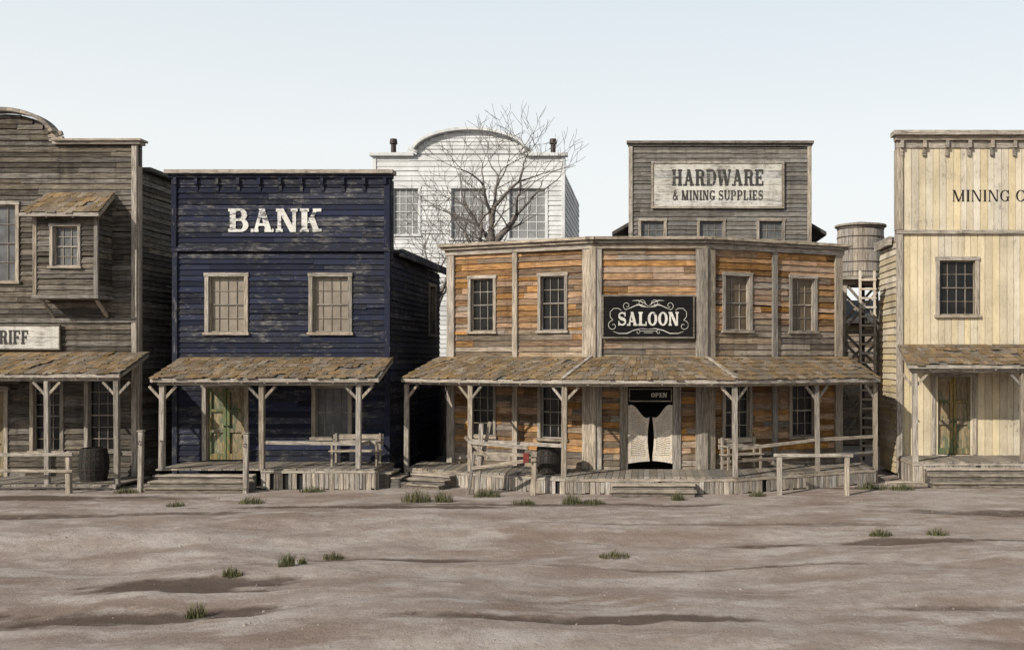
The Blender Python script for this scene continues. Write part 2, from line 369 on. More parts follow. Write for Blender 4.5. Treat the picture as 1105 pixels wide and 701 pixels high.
def glyph(c,T,t,sh,sl):
    P=[]
    def r(a,b,x,y): P.append([(a,b),(x,b),(x,y),(a,y)])
    def stem(x,k=T,top=1,bot=1):
        r(x,0,x+k,1)
        if bot: r(x-sl,0,x,sh); r(x+k,0,x+k+sl,sh)
        if top: r(x-sl,1-sh,x,1); r(x+k,1-sh,x+k+sl,1)
    def dg(x0,x1,y0,y1,w): P.append([(x0,y0),(x0+w,y0),(x1+w,y1),(x1,y1)])
    def bowl(x0,y0,y1,xr):
        xm=max(x0,min(x0+(xr-x0)*.35,xr-T-.02)); r(x0,y1-t,xm,y1); r(x0,y0,xm,y0+t)
        P.extend(arc(xm,(y0+y1)/2,xr-xm,(y1-y0)/2,T*.95,t,-90,90))
    if c=='B': stem(sl); bowl(sl+T,.47,1,.74+sl); bowl(sl+T,0,.47+t,.8+sl); w=.8+sl
    elif c=='P': stem(sl); bowl(sl+T,.42,1,.78+sl); w=.8+sl
    elif c=='R': stem(sl); bowl(sl+T,.45,1,.76+sl); dg(.74-T+sl,.4+sl,0,.5,T); r(.74+sl,0,.82+sl+sl,sh); w=.84+sl
    elif c=='D': stem(sl); bowl(sl+T,0,1,.84+sl); w=.84+sl
    elif c=='A': dg(.12,.40,0,1,t*1.3); dg(.66,.34,0,1,T); r(.24,.26,.7,.26+t); r(0,0,.12,sh); r(.12+t*1.3,0,.12+t*1.3+sl,sh); r(.66-sl,0,.66,sh); r(.66+T,0,.66+T+sl,sh); w=.66+T+sl
    elif c=='N': stem(sl,t*1.4,1,1); k=.86-t*1.4; stem(k,t*1.4,1,0); dg(k-T+t*1.4-.0,sl+.0,0,1,T); w=.86+sl
    elif c=='M': stem(sl,t*1.4); k=1.05-T; stem(k,T); m=(sl+k+T)/2; dg(m-T/2,sl,0,1,T); dg(m-t/2,k+T-t*1.5,0,1,t*1.2); w=1.05+sl
    elif c=='K': stem(sl); dg(sl+T,.62,.38,1,t*1.5); dg(.86-T,sl+T+.06,0,.6,T); r(.56,1-sh,.92,1); r(.86-T-sl,0,.86+sl,sh); w=.92
    elif c=='H': stem(sl); k=.86-T; stem(k); r(sl+T,.5-t/2,k,.5+t/2); w=.86+sl
    elif c=='I': stem(sl); w=T+2*sl
    elif c in 'LEF':
        stem(sl); e=.74
        if c!='L': r(sl+T,1-t,e,1); r(e-t,1-.3,e,1-t); r(sl+T,.5-t/2,e-.16,.5+t/2); r(e-.16-t*.8,.37,e-.16,.63)
        if c!='F': r(sl+T,0,e+.02,t); r(e+.02-t,t,e+.02,.3)
        w=e+.03
    elif c in 'OGC':
        a0,a1=(0,360) if c=='O' else (42,318)
        P.extend(arc(.44,.5,.44,.5,T,t,a0,a1,28))
        if c!='O':
            r(.70,.66,.80,.98)
        if c=='G': r(.80-T,.04,.80,.42); r(.80-T-.12,.42-sh,.9,.42)
        if c=='C': r(.70,.04,.80,.3)
        w=.88
    elif c=='U': r(sl,.3,sl+T,1); r(0,1-sh,sl,1); r(sl+T,1-sh,sl+T+sl,1); k=.84-t*1.3; r(k,.3,k+t*1.3,1); r(k-sl,1-sh,k,1); r(k+t*1.3,1-sh,k+t*1.3+sl,1); P.extend(arc((sl+.84)/2,.31,(.84-sl)/2,.31,T*.9,t,180,360)); w=.86+sl
    elif c=='S':
        pts=[]
        for a in range(30,271,15): pts.append((.38+.27*math.cos(math.radians(a)),.72+.21*math.sin(math.radians(a))))
        for a in range(90,-151,-15): pts.append((.38+.29*math.cos(math.radians(a)),.28+.21*math.sin(math.radians(a)))) 
        pts2=[p for i,p in enumerate(pts) if i==0 or math.hypot(p[0]-pts[i-1][0],p[1]-pts[i-1][1])>.02]
        P.extend(strokep(pts2,lambda q:t+(T*.95-t)*math.exp(-((q-.5)/.2)**2)))
        r(.60,.66,.69,1); r(.04,0,.13,.34); w=.74
    elif c=='W': dg(.2,.02,0,1,T*.9); dg(.2+T*.3,.52,0,1,t*1.2); dg(.72,.5,0,1,T*.9); dg(.72+T*.4,1.06,0,1,t*1.2); r(-.04,1-sh,.34,1); r(.42,1-sh,.76,1); r(.96,1-sh,1.24,1); w=1.22
    elif c=='Y': r(.43-T/2,0,.43+T/2,.48); r(.43-T/2-sl,0,.43+T/2+sl,sh); dg(.43-T/2,.06,.44,1,T); dg(.43+T/2-t*1.3,.72,.44,1,t*1.3); r(0,1-sh,.36,1); r(.62,1-sh,.92,1); w=.9
    elif c=='&':
        pts=[(.82,.02),(.62,.25),(.30,.66),(.28,.86),(.42,.95),(.55,.84),(.5,.66),(.22,.46),(.1,.26),(.2,.08),(.42,.05),(.64,.2),(.78,.46)]
        P.extend(strokep(pts,(T+t)*.45)); w=.86
    else: w=.35
    return P,w
def lettering(mb,fr,text,uc,zc,width,height,style,w0=.0,thick=.008,gap=.1,arch=0.):
    T,t,sh,sl=style; x=0; polys=[]
    for ch in text:
        if ch==' ': x+=.42; continue
        P,w=glyph(ch,T,t,sh,sl); polys+= [[(px+x,py) for px,py in q] for q in P]; x+=w+gap
    tot=x-gap; k=0
    for q in polys:
        k+=1; th=thick+.0004*(k%14)
        def mp(px,py,w):
            xx=px/tot-.5; yy=py-.5
            return fr.p(uc+xx*width,w,zc+yy*height+arch*(1-4*xx*xx))
        area=sum(q[i][0]*q[(i+1)%4][1]-q[(i+1)%4][0]*q[i][1] for i in range(4))
        if area<0: q=q[::-1]
        b=len(mb.v); mb.v+=[mp(a,c,w0) for a,c in q]+[mp(a,c,w0+th) for a,c in q]
        mb.f+=[(b+3,b+2,b+1,b),(b+4,b+5,b+6,b+7)]+[(b+i,b+(i+1)%4,b+4+(i+1)%4,b+4+i) for i in range(4)]
WEST=(.25,.11,.13,.07); COND=(.27,.13,.12,.06); ROMAN=(.17,.06,.05,.07)

def sign(name,fr,u0,u1,z0,z1,board,frame,w=.04,fw=.07):
    K=Kit(name,fr.p((u0+u1)/2,w,(z0+z1)/2)); n=max(2,round((z1-z0)/.3)); B=K('board',board)
    for i in range(n):
        a=z0+(z1-z0)*i/n; b=z0+(z1-z0)*(i+1)/n; B.box(fr,u0+.01,u1-.01,w,w+.035,a+.001,b-.004)
    F=K('frame',frame)
    F.box(fr,u0-fw,u1+fw,w-.01,w+.07,z1,z1+fw,.003); F.box(fr,u0-fw,u1+fw,w-.01,w+.07,z0-fw,z0,.003)
    F.box(fr,u0-fw,u0,w-.01,w+.067,z0,z1,.003); F.box(fr,u1,u1+fw,w-.01,w+.067,z0,z1,.003)
    return K

# ============================================================ SHERIFF
K=Kit('sheriff_office_building',(-19.3,33,0)); fr=Fr(0,30)
L,Rr=-23.3,-15.33
ops=[(-19.85,-18.95,5.97,8.25),(-18.42,-17.62,.9,2.95),(-16.78,-15.98,.9,3.0),(-20.6,-19.3,.12,2.7),(-22.4,-21.5,.9,2.95),(-22.6,-21.7,5.97,8.25)]
Sd=K('siding','sheriff')
siding(Sd,fr,L,Rr,.1,10.05,ops,h=.165)
siding(Sd,fr,-20.9,-17.7,10.2,10.95,(),h=.165,top=lambda a,b:(-19.3-1.5*math.sqrt(max(0,1-((b-10.1)/.9)**2)),-19.3+1.5*math.sqrt(max(0,1-((b-10.1)/.9)**2))))
A=K('arched_cap','trim_h')
pr=None
for i in range(25):
    a=math.pi*i/24; p=(-19.3+1.6*math.cos(a),29.93,10.15+.92*math.sin(a))
    if pr: A.beam(pr,p,.42,.11)
    pr=p
B=K('parapet_back','trim_dh'); B.box(fr,L,Rr,-.3,-.16,9.3,10.1)
pts=[(-19.3+1.55*math.cos(math.pi*i/16),10.1+.88*math.sin(math.pi*i/16)) for i in range(17)]
for (x0,z0),(x1,z1) in zip(pts[:-1],pts[1:]):
    B.hexa([(x1,30.02,10.0),(x0,30.02,10.0),(x0,30.3,10.0),(x1,30.3,10.0),(x1,30.02,z1),(x0,30.02,z0),(x0,30.3,z0),(x1,30.3,z1)])
H=K('cornice','trim_h'); H.box(fr,-17.8,Rr+.15,-.2,.16,10.05,10.13,.003); H.box(fr,-17.75,Rr+.22,-.22,.24,10.13,10.2,.004); H.box(fr,L-.2,-20.8,-.2,.16,10.05,10.13); H.box(fr,L-.22,-20.8,-.22,.24,10.13,10.2)
K('belt_course','trim_dh').box(fr,L,Rr,-.01,.09,4.72,4.86,.003)
V=K('corner_boards','trim_v'); V.box(fr,Rr-.14,Rr+.02,-.02,.085,.1,10.04,.004)
V.box(Fr(Rr,30,math.pi/2),-.03,.16,-.01,.07,.1,9.4,.004); V.box(fr,L,L+.16,-.02,.085,.1,10.04,.004)
for o,g in zip(ops,('gglass','glass','glass',None,'glass','gglass')):
    if g: window(K,fr,*o,g=g,cols=3,rows=6 if o[3]<4 else 4)
    else: double_door(K,fr,*o)
sr=Fr(Rr,30,math.pi/2); siding(K('siding_side','sheriff'),sr,.02,10,.1,9.3,(),h=.17)
siding(K('siding_side','sheriff'),Fr(L,40,-math.pi/2),0,10,.1,9.3,(),h=.25)
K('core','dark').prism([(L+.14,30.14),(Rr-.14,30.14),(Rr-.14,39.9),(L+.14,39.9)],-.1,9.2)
K('main_roof','roofdk').prism([(L-.2,30.3),(Rr+.25,30.3),(Rr+.25,40.2),(L-.2,40.2)],9.32,9.44)
bf=Fr(0,29.2); OP=[(-17.36,-16.64,6.34,7.5)]
siding(Sd,bf,-17.9,-16.1,5.5,7.9,OP,h=.16)
siding(Sd,Fr(-16.1,29.2,math.pi/2),0,.8,5.5,8.1,(),h=.16); siding(Sd,Fr(-17.9,30,-math.pi/2),0,.8,5.5,8.1,(),h=.16)
K('core','dark').prism([(-17.78,29.32),(-16.22,29.32),(-16.22,30.2),(-17.78,30.2)],5.45,7.95)
window(K,bf,*OP[0],g='gglass',cols=3,rows=4,tw=.09)
V.box(bf,-17.95,-17.83,-.02,.06,5.4,7.95,.003); V.box(bf,-16.17,-16.05,-.02,.06,5.4,7.95,.003)
H.box(bf,-17.98,-16.02,-.82,.08,5.4,5.5,.003)
for x in (-17.8,-16.2): K('oriel_brackets','trim_v').beam((x,29.95,4.9),(x,29.35,5.38),.08)
shingles(K,(-17.95,30),(-16.0,30),(-18.15,28.85),(-15.85,28.85),8.62,7.85,'oriel_roof')
shingles(K,(-23.5,30),(-14.95,30),(-23.5,28),(-14.8,28),3.84,3.22)
K('porch_beam','trim_h').beam((-23.4,28.17,3.08),(-14.9,28.17,3.08),.12,.11,.004)
for x in (-22.6,-19.5,-16.94,-14.98): post(K,x,28.17,.05,3.03,.13)
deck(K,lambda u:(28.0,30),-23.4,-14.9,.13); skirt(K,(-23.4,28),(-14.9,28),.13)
K.done()
S=sign('sheriff_sign',fr,-21.4,-17.6,3.95,4.63,'white_pt','trim_dh',.09,.04)
lettering(S('lettering','darkletter'),fr,'SHERIFF',-19.33,4.29,1.62,.42,COND,.126,.006); S.done()

# ============================================================ BANK
K=Kit('bank_building',(-11,33,0)); L,Rr=-14.25,-7.75
ops=[(-13.17,-12.11,4.44,6.1),(-10.06,-9.0,4.44,6.1),(-13.25,-12.1,.6,2.8),(-9.97,-9.0,1.3,2.78)]
Sd=K('siding','bank'); siding(Sd,fr,L,Rr,.1,6.85,ops,h=.165); siding(Sd,fr,L,Rr,6.95,8.95,(),h=.165,w=.05)
K('belt_course','navy_h').box(fr,L,Rr+.02,-.02,.13,6.85,6.96,.003)
cornice(K,fr,L,Rr,8.85,.42,.3,'navy_h',brk=.62,cap='trim_h')
K('parapet_back','trim_dh').box(fr,L,Rr,-.3,-.16,6.6,9.1)
V=K('corner_boards','navy_v'); V.box(fr,L,L+.15,-.02,.095,.1,6.84,.003); V.box(fr,Rr-.15,Rr+.015,-.02,.095,.1,6.84,.003); V.box(fr,Rr-.15,Rr+.02,-.02,.14,6.97,8.84,.003); V.box(fr,L,L+.15,-.02,.14,6.97,8.84,.003)
V.box(fr,Rr-.1,Rr+.03,-.32,-.021,6.6,9.0,.002)
for i,o in enumerate(ops):
    if i==2: double_door(K,fr,*o)
    else: window(K,fr,*o,g='blind' if i<2 else 'gglass',cols=4,rows=4,mun=.016,tw=.12)
sr=Fr(Rr,30,math.pi/2); wo=[(5.2,6.1,4.5,6.2)]
siding(K('siding_side','bank'),sr,.0,7,.1,6.75,wo,h=.17)
window(K,sr,*wo[0],g='gglass',cols=3,rows=4)
siding(K('siding_side','bank'),Fr(L,37,-math.pi/2),0,7,.1,6.75,(),h=.25)
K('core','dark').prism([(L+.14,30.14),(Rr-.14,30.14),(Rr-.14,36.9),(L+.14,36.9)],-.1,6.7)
K('main_roof','roofdk').prism([(L-.1,30.3),(Rr+.3,30.3),(Rr+.3,37.3),(L-.1,37.3)],6.86,6.95)
K('eave_fascia','navy_h').box(sr,.3,7.3,.2,.33,6.74,6.97,.003)
lettering(K('painted_lettering','bankletter'),fr,'BANK',-11.17,7.78,2.78,.70,WEST,.105,.004)
shingles(K,(-14.0,30),(-7.65,30),(-13.85,27.8),(-7.5,27.8),3.68,3.1)
K('porch_beam','trim_h').beam((-13.75,28.05,2.96),(-7.7,28.05,2.96),.12,.11,.004)
for x in (-13.62,-10.84,-8.12): post(K,x,28.05,.57,2.91,.14)
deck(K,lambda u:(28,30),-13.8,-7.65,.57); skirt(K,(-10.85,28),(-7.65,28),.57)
sk=Fr(-7.65,28,math.pi/2); skirt(K,(-7.65,28),(-7.65,30),.57)
steps(K,Fr(0,28.0),-13.75,-10.95,0,.57,4,.26); steps(K,sk,.35,1.5,.02,.57,4,.3,'side_steps')
r=K('porch_railing','trim_h'); r.beam((-10.84,28.06,1.30),(-8.12,28.06,1.27),.07,.10,.004)
r.beam((-8.12,28.06,1.24),(-8.12,29.9,1.24),.06,.09,.004)
K.done()

# ============================================================ SALOON
K=Kit('saloon_building',(0,32,0))
Bp=(-6.2,31.); Ap=(-1.62,29.); Cp=(1.62,29.); Dp=(5.95,31.)
fl=Fr(*Bp,math.atan2(Ap[1]-Bp[1],Ap[0]-Bp[0])); LL=math.dist(Ap,Bp)
fc=Fr(*Ap,0); LC=3.24
frr=Fr(*Cp,math.atan2(Dp[1]-Cp[1],Dp[0]-Cp[0])); LR=math.dist(Cp,Dp)
def uo(fr_len,t,w=.86): 
    c=fr_len*t; return (c-w/2,c+w/2)
UZ=(4.48,6.08); LZ=(1.3,2.85)
Sd=K('siding','saloon'); Sg=K('siding_worn','saloon_g')
cond=lambda m: m<.95 or (3.6<m<4.45 and R(0,1)<.8) or R(0,1)<.14
oL=[]; 
for t in (1-.75,1-.261):
    a,b=uo(LL,t,.80); oL+=[(a,b,*UZ),(a,b,*LZ)]
oR=[]
for t in (.224,.705):
    a,b=uo(LR,t,.80); oR+=[(a,b,*UZ),(a,b,*LZ)]
oC=[(1.02,2.32,.45,2.95)]
for f_,l_,o_ in ((fl,LL,oL),(fc,LC,oC),(frr,LR,oR)):
    siding(Sd,f_,0,l_,.2,6.85,o_,h=.18,seg=(1.2,2.8),mb2=Sg,z2=cond)
for k,o in enumerate(oL): window(K,fl,*o,g='glass',cols=3,rows=4,tw=.1)
for k,o in enumerate(oR): window(K,frr,*o,g='amber' if k%2==0 else 'glass',cols=3,rows=4,tw=.1)
V=K('pilasters','trim_v')
for f_,us in ((fl,(.13,LL*(1-.514),LL-.17)),(frr,(.17,LR*.49,LR-.13)),(fc,(.13,LC-.13))):
    for i,u in enumerate(us):
        hw=.085 if (len(us)==3 and i==1) else .13
        V.box(f_,u-hw,u+hw,-.02,.11,.45,6.84,.004)
V.prism([(Ap[0]-.09,Ap[1]-.14),(Ap[0]+.09,Ap[1]-.16),(Ap[0]+.1,Ap[1]+.1),(Ap[0]-.1,Ap[1]+.1)],.45,6.85)
V.prism([(Cp[0]-.09,Cp[1]-.16),(Cp[0]+.09,Cp[1]-.14),(Cp[0]+.1,Cp[1]+.1),(Cp[0]-.1,Cp[1]+.1)],.45,6.85)
V.box(fc,.78,.9,-.01,.07,.45,2.95,.003); V.box(fc,2.44,2.56,-.01,.07,.45,2.95,.003)
V.box(fc,.90,1.02,-.12,.08,.45,3.0,.003); V.box(fc,2.32,2.44,-.12,.08,.45,3.0,.003)
H=K('cornice','trim_h')
for i,(f_,l_) in enumerate(((fl,LL),(fc,LC),(frr,LR))):
    d=.004*i
    H.box(f_,-.05,l_+.05,-.05,.13,6.82+d,6.97+d,.001)
    H.box(f_,-.12,l_+.12,-.08,.24,6.975+d,7.06+d,.001)
    H.box(f_,-.2,l_+.2,-.25,.34,7.065+d,7.15+d,.001)
H.box(fc,.9,2.44,-.02,.09,3.0,3.12,.003)
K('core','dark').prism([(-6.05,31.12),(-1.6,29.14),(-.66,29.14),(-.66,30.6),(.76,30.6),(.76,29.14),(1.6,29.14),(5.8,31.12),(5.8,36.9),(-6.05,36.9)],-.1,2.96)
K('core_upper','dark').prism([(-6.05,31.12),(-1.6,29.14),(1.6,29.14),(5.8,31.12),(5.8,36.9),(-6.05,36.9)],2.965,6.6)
K('main_roof','roofdk').prism([(-6.2,31.2),(-1.62,29.25),(1.62,29.25),(5.95,31.2),(5.95,37),(-6.2,37)],6.62,6.8)
siding(K('siding_side','saloon'),Fr(5.95,31,math.pi/2),0,6,.1,6.8,(),h=.2); siding(K('siding_side','saloon'),Fr(-6.2,37,-math.pi/2),0,6,.1,6.8,(),h=.2)
EL=(-7.24,29.3); E1=(-2.32,27.0); E2=(2.38,27.0); ER=(6.78,29.3)
shingles(K,(-6.5,31.12),Ap,EL,E1,3.70,3.07,'porch_roof_west'); shingles(K,Ap,Cp,E1,E2,3.704,3.074,'porch_roof_front'); shingles(K,Cp,(6.2,31.1),E2,ER,3.70,3.07,'porch_roof_east')
Hc=K('hip_caps','trim_h'); Hc.beam((*Ap,3.76),(*E1,3.13),.10,.04); Hc.beam((*Cp,3.76),(*E2,3.13),.10,.04)
def inn(p,k=.22): return (p[0]*.985,p[1]+k)
PB=K('porch_beam','trim_h'); q=[inn(EL),inn(E1),inn(E2),inn(ER)]
for a,b in zip(q[:-1],q[1:]): PB.beam((*a,2.95),(*b,2.95+.003*a[0]),.12,.10,.003)
m1=(-5.08,28.5); m2=(4.78,28.5)
dl=((E1[0]-EL[0])/5.43,(E1[1]-EL[1])/5.43); dr=((ER[0]-E2[0])/4.96,(ER[1]-E2[1])/4.96)
PZ=2.905
post(K,*q[0],.0,PZ,.13,dl,(0,1)); post(K,*m1,.45,PZ,.13,dl); post(K,*q[1],.0,PZ,.15,dl,(1,0)); post(K,*q[2],.0,PZ,.15,dr,(0,1)); post(K,*m2,.45,PZ,.13,dr); post(K,*q[3],.0,PZ,.13,dr,(1,0))
V2=K('porch_posts','trim_v'); V2.beam((q[1][0]+.02,q[1][1],2.5),(q[1][0]+.38,q[1][1],2.88),.06,.075); V2.beam((q[2][0]-.02,q[2][1],2.5),(q[2][0]-.38,q[2][1],2.88),.06,.075)
fE1=(-2.25,27.1); fE2=(2.31,27.1); fEL=(-5.35,28.55); fER=(6.65,29.35)
def front(u):
    if u<fE1[0]: return fE1[1]+(u-fE1[0])/(fEL[0]-fE1[0])*(fEL[1]-fE1[1])
    if u>fE2[0]: return fE2[1]+(u-fE2[0])/(fER[0]-fE2[0])*(fER[1]-fE2[1])
    return 27.1
def back(u):
    if u<-1.62: return 29+(-1.62-u)*.4367
    if u>1.62: return 29+(u-1.62)*.4619
    return 29.
deck(K,lambda u:(front(u),max(back(u)-.02,front(u)+.1)),-7.1,6.6,.45)
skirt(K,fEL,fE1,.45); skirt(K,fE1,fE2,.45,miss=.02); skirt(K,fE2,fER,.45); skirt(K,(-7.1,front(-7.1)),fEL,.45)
skirt(K,fER,(6.65,31.3),.45)
steps(K,Fr(0,27.08),-1.0,1.25,.02,.45,3,.3)
fs=Fr(fEL[0],fEL[1],math.atan2(fE1[1]-fEL[1],fE1[0]-fEL[0])); steps(K,fs,-1.55,-.15,.03,.45,4,.26,'side_steps')
r=K('porch_railing','trim_h')
r.beam((*m1,1.32),(q[1][0],q[1][1],1.28),.06,.10,.004)
r.beam((q[2][0],q[2][1],1.18),(*m2,1.34),.06,.09,.004); r.beam((*m2,1.34),(q[3][0],q[3][1],1.36),.06,.09,.004)
r.beam((q[2][0],q[2][1],.86),(*m2,.9),.05,.07,.004); r.beam((*m2,.9),(q[3][0],q[3][1],.9),.05,.07,.004)
def leaf(mb,fr,u0,u1,hinge_left,swing):
    """batwing leaf: stiles, top/mid/bottom rails and louvres; free edge scooped at the waist"""
    W=u1-u0; n=14
    def q(s,z,k):
        uu=s*W*math.cos(swing); ww=-s*W*math.sin(swing)
        return fr.p(u0+uu if hinge_left else u1-uu, .06+ww+k, z)
    ztop=lambda s: 2.30-.34*math.sin(s*math.pi*.5)**2+.05*math.sin(s*math.pi*2)
    zbot=lambda s: .62+.06*math.sin(s*math.pi*.5)
    edge=lambda z: 1-.10*math.sin(max(0,min(1,(z-.7)/1.3))*math.pi)
    def piece(s0,s1,za0,za1,zb0,zb1,t):
        e=lambda s,z:s*edge(z)
        mb.hexa([q(e(s0,za0),za0,t),q(e(s1,za1),za1,t),q(e(s1,za1),za1,-t),q(e(s0,za0),za0,-t),q(e(s0,zb0),zb0,t),q(e(s1,zb1),zb1,t),q(e(s1,zb1),zb1,-t),q(e(s0,zb0),zb0,-t)])
    nz=24
    for i in range(n):
        s0,s1=i/n,(i+1)/n
        for k in range(nz):
            f=lambda s,j: zbot(s)+(ztop(s)-zbot(s))*j/nz
            fr_=(i<2 or i>=n-2 or k in (0,1,2,nz-1,nz-2,12,13))
            if fr_: piece(s0,s1,f(s0,k),f(s1,k),f(s0,k+1),f(s1,k+1),.024)
            else: piece(s0,s1,f(s0,k)+.010,f(s1,k)+.010,f(s0,k+1),f(s1,k+1),.010)
leaf(K('batwing_doors','bw'),fc,1.03,1.655,True,.10); leaf(K('batwing_doors','bw'),fc,1.685,2.31,False,.30)
K.done()
S=sign('saloon_sign',fc,.32,2.90,4.28,5.44,'blackboard','trim_dh',.11,.05)
Lt=S('lettering','whiteletter'); lettering(Lt,fc,'SALOON',1.61,4.80,1.75,.40,WEST,.146,.006,gap=.08)
def scroll(pts,w):
    for q in strokep(pts,w):
        area=sum(q[i][0]*q[(i+1)%4][1]-q[(i+1)%4][0]*q[i][1] for i in range(4))
        if area<0: q=q[::-1]
        b=len(Lt.v); th=R(.004,.009)
        Lt.v+=[fc.p(a,.146,c) for a,c in q]+[fc.p(a,.146+th,c) for a,c in q]
        Lt.f+=[(b+3,b+2,b+1,b),(b+4,b+5,b+6,b+7)]+[(b+i,b+(i+1)%4,b+4+(i+1)%4,b+4+i) for i in range(4)]
def spiral(cx,cz,r0,r1,a0,a1,n=22): return [(cx+(r0+(r1-r0)*i/n)*math.cos(math.radians(a0+(a1-a0)*i/n)),cz+(r0+(r1-r0)*i/n)*math.sin(math.radians(a0+(a1-a0)*i/n))) for i in range(n+1)]
tw=lambda q:.006+.018*math.sin(math.pi*q)
for s in (1,-1):
    X=lambda pts:[(1.61+s*a,4.80+b) for a,b in pts]
    scroll(X([(.03+.08*i,.33+.07*math.sin(i*.55)) for i in range(9)]),tw)
    scroll(X(spiral(.62,.38,.12,.03,-90,300)),.012); scroll(X(spiral(.2,.45,.12,.03,200,-150)),.012)
    scroll(X([(.0,.36),(.12,.46),(.3,.53),(.46,.52)]),tw); scroll(X([(.0,.33),(.2,.36),(.34,.44)]),tw)
    scroll(X(spiral(1.02,-.20,.16,.03,90,-300)),.013); scroll(X([(1.02,-.04),(1.1,.06),(1.1,.2),(1.0,.3),(.86,.3),(.78,.24)]),.013)
    scroll(X([(.0,-.30),(.2,-.28),(.42,-.33),(.62,-.42),(.86,-.42),(1.02,-.36)]),tw)
    scroll(X(spiral(.30,-.38,.07,.02,90,420)),.011)
scroll([(1.35,4.45),(1.87,4.45)],.012); scroll([(1.48,4.40),(1.74,4.40)],.012)
S.done()
S=sign('open_sign',fc,1.08,2.26,2.44,2.76,'blackboard','trim_h',.02,.03)
lettering(S('lettering','whiteletter'),fc,'OPEN',1.92,2.60,.46,.13,COND,.056,.004); S.done()

# ============================================================ MINING
K=Kit('mining_company_building',(12,32.5,0)); fm=Fr(0,31); L,Rr=7.69,15.6
ops=[(9.0,10.1,5.0,6.68),(8.87,10.02,.68,3.1),(12.9,14.0,5.0,6.68),(13.0,14.2,.68,3.1)]
Sd=K('siding','mining'); vsiding(Sd,fm,L,Rr,.1,7.5,ops,.21); vsiding(Sd,fm,L,Rr,7.62,10.2,(),.21,.03)
K('belt_course','trim_h').box(fm,L-.02,Rr,-.02,.12,7.5,7.62,.003)
cornice(K,fm,L,Rr,10.15,.5,.34,'trim_h',brk=.7)
V=K('corner_boards','trim_v'); V.box(fm,L-.02,L+.16,-.3,.09,.1,7.49,.003); V.box(fm,L-.02,L+.16,-.3,.12,7.63,10.14,.003)
K('parapet_back','trim_dh').box(fm,L,Rr,-.3,-.16,7.2,10.5)
for i,o in enumerate(ops):
    if i%2: double_door(K,fm,*o)
    else: window(K,fm,*o,g='glass' if i==0 else 'gglass',cols=4,rows=4,mun=.018,tw=.12)
siding(K('siding_side','mining_h'),Fr(L,33.2,-math.pi/2),0,2.17,.1,7.3,(),h=.2)
K('core','dark').prism([(L+.14,31.14),(Rr-.14,31.14),(Rr-.14,33.1),(L+.14,33.1)],-.1,7.2)
siding(K('siding_back','mining_h'),Fr(Rr,33.2,math.pi),0,Rr-L,.1,7.3,(),h=.3)
K('main_roof','roofdk').prism([(L-.16,31.3),(Rr+.1,31.3),(Rr+.1,33.35),(L-.16,33.35)],7.33,7.45)
K('eave_fascia','trim_h').box(Fr(L,33.35,-math.pi/2),0,2.05,.08,.18,7.2,7.47,.003)
lettering(K('painted_lettering','blackletter'),fm,'MINING COMPANY',11.62,8.68,4.45,.36,ROMAN,.056,.004,gap=.16)
shingles(K,(7.7,31),(15.8,31),(7.5,28.95),(15.8,28.95),4.08,3.46)
K('porch_beam','trim_h').beam((7.6,29.2,3.31),(15.7,29.2,3.31),.12,.12,.004)
for x in (7.76,10.92,14.1): post(K,x,29.2,.0,3.25,.15)
deck(K,lambda u:(29.1,31),7.7,15.6,.66); skirt(K,(7.7,29.1),(15.6,29.1),.66); skirt(K,(7.7,31),(7.7,29.1),.66)
steps(K,Fr(0,29.1),8.0,15.6,.0,.66,4,.3)
sb=K('boardwalk','step'); 
for i in range(4): sb.box(Fr(0,29.1),6.9+R(-.1,.1),7.9,.2*i,.2*i+.19,.02,.10+.02*(i%2),.004)
K.done()

# ============================================================ HARDWARE STORE
K=Kit('hardware_store_building',(2.85,44,0)); fh=Fr(0,40); L,Rr=-.78,6.48
ops=[(c-.46,c+.46,7.7,9.12) for c in (.15,2.5,4.88)]
siding(K('siding','hardware'),fh,L,Rr,5.5,12.1,ops,h=.18)
vsiding(K('siding_lower','hardware'),fh,L,Rr,0,5.5,(),.25)
for o in ops: window(K,fh,*o,g='gglass',cols=3,rows=4,tw=.11)
H=K('cornice','trim_dh'); H.box(fh,L-.05,Rr+.05,-.1,.1,12.1,12.2); H.box(fh,L-.1,Rr+.1,-.15,.2,12.2,12.3,.003)
V=K('corner_boards','trim_v'); V.box(fh,L-.02,L+.14,-.2,.09,.1,12.09); V.box(fh,Rr-.14,Rr+.02,-.2,.09,.1,12.09)
K('parapet_back','trim_dh').box(fh,L,Rr,-.3,-.16,8.5,12.15)
K('core','dark').prism([(L+.14,40.14),(Rr-.14,40.14),(Rr-.14,49),(L+.14,49)],-.1,9)
siding(K('siding','hardware'),Fr(Rr,40,math.pi/2),.2,9,0,9.2,(),h=.25); siding(K('siding','hardware'),Fr(L,49,-math.pi/2),0,8.8,0,9.2,(),h=.25)
G=K('main_roof','roofdk'); G.hexa([(L-.7,40.4,8.6),(2.85,40.4,11.1),(2.85,49.3,11.1),(L-.7,49.3,8.6),(L-.7,40.4,8.75),(2.85,40.4,11.25),(2.85,49.3,11.25),(L-.7,49.3,8.75)])
G.hexa([(2.85,40.4,11.1),(Rr+.7,40.4,8.6),(Rr+.7,49.3,8.6),(2.85,49.3,11.1),(2.85,40.4,11.25),(Rr+.7,40.4,8.75),(Rr+.7,49.3,8.75),(2.85,49.3,11.25)])
K.done()
S=sign('hardware_store_sign',fh,.19,5.32,9.7,11.4,'white_pt','trim_h',.08,.09)
Lt2=S('lettering','darkletter'); lettering(Lt2,fh,'HARDWARE',2.75,10.84,3.65,.66,COND,.116,.006); lettering(Lt2,fh,'& MINING SUPPLIES',2.75,10.14,3.6,.40,COND,.116,.006,gap=.13); S.done()

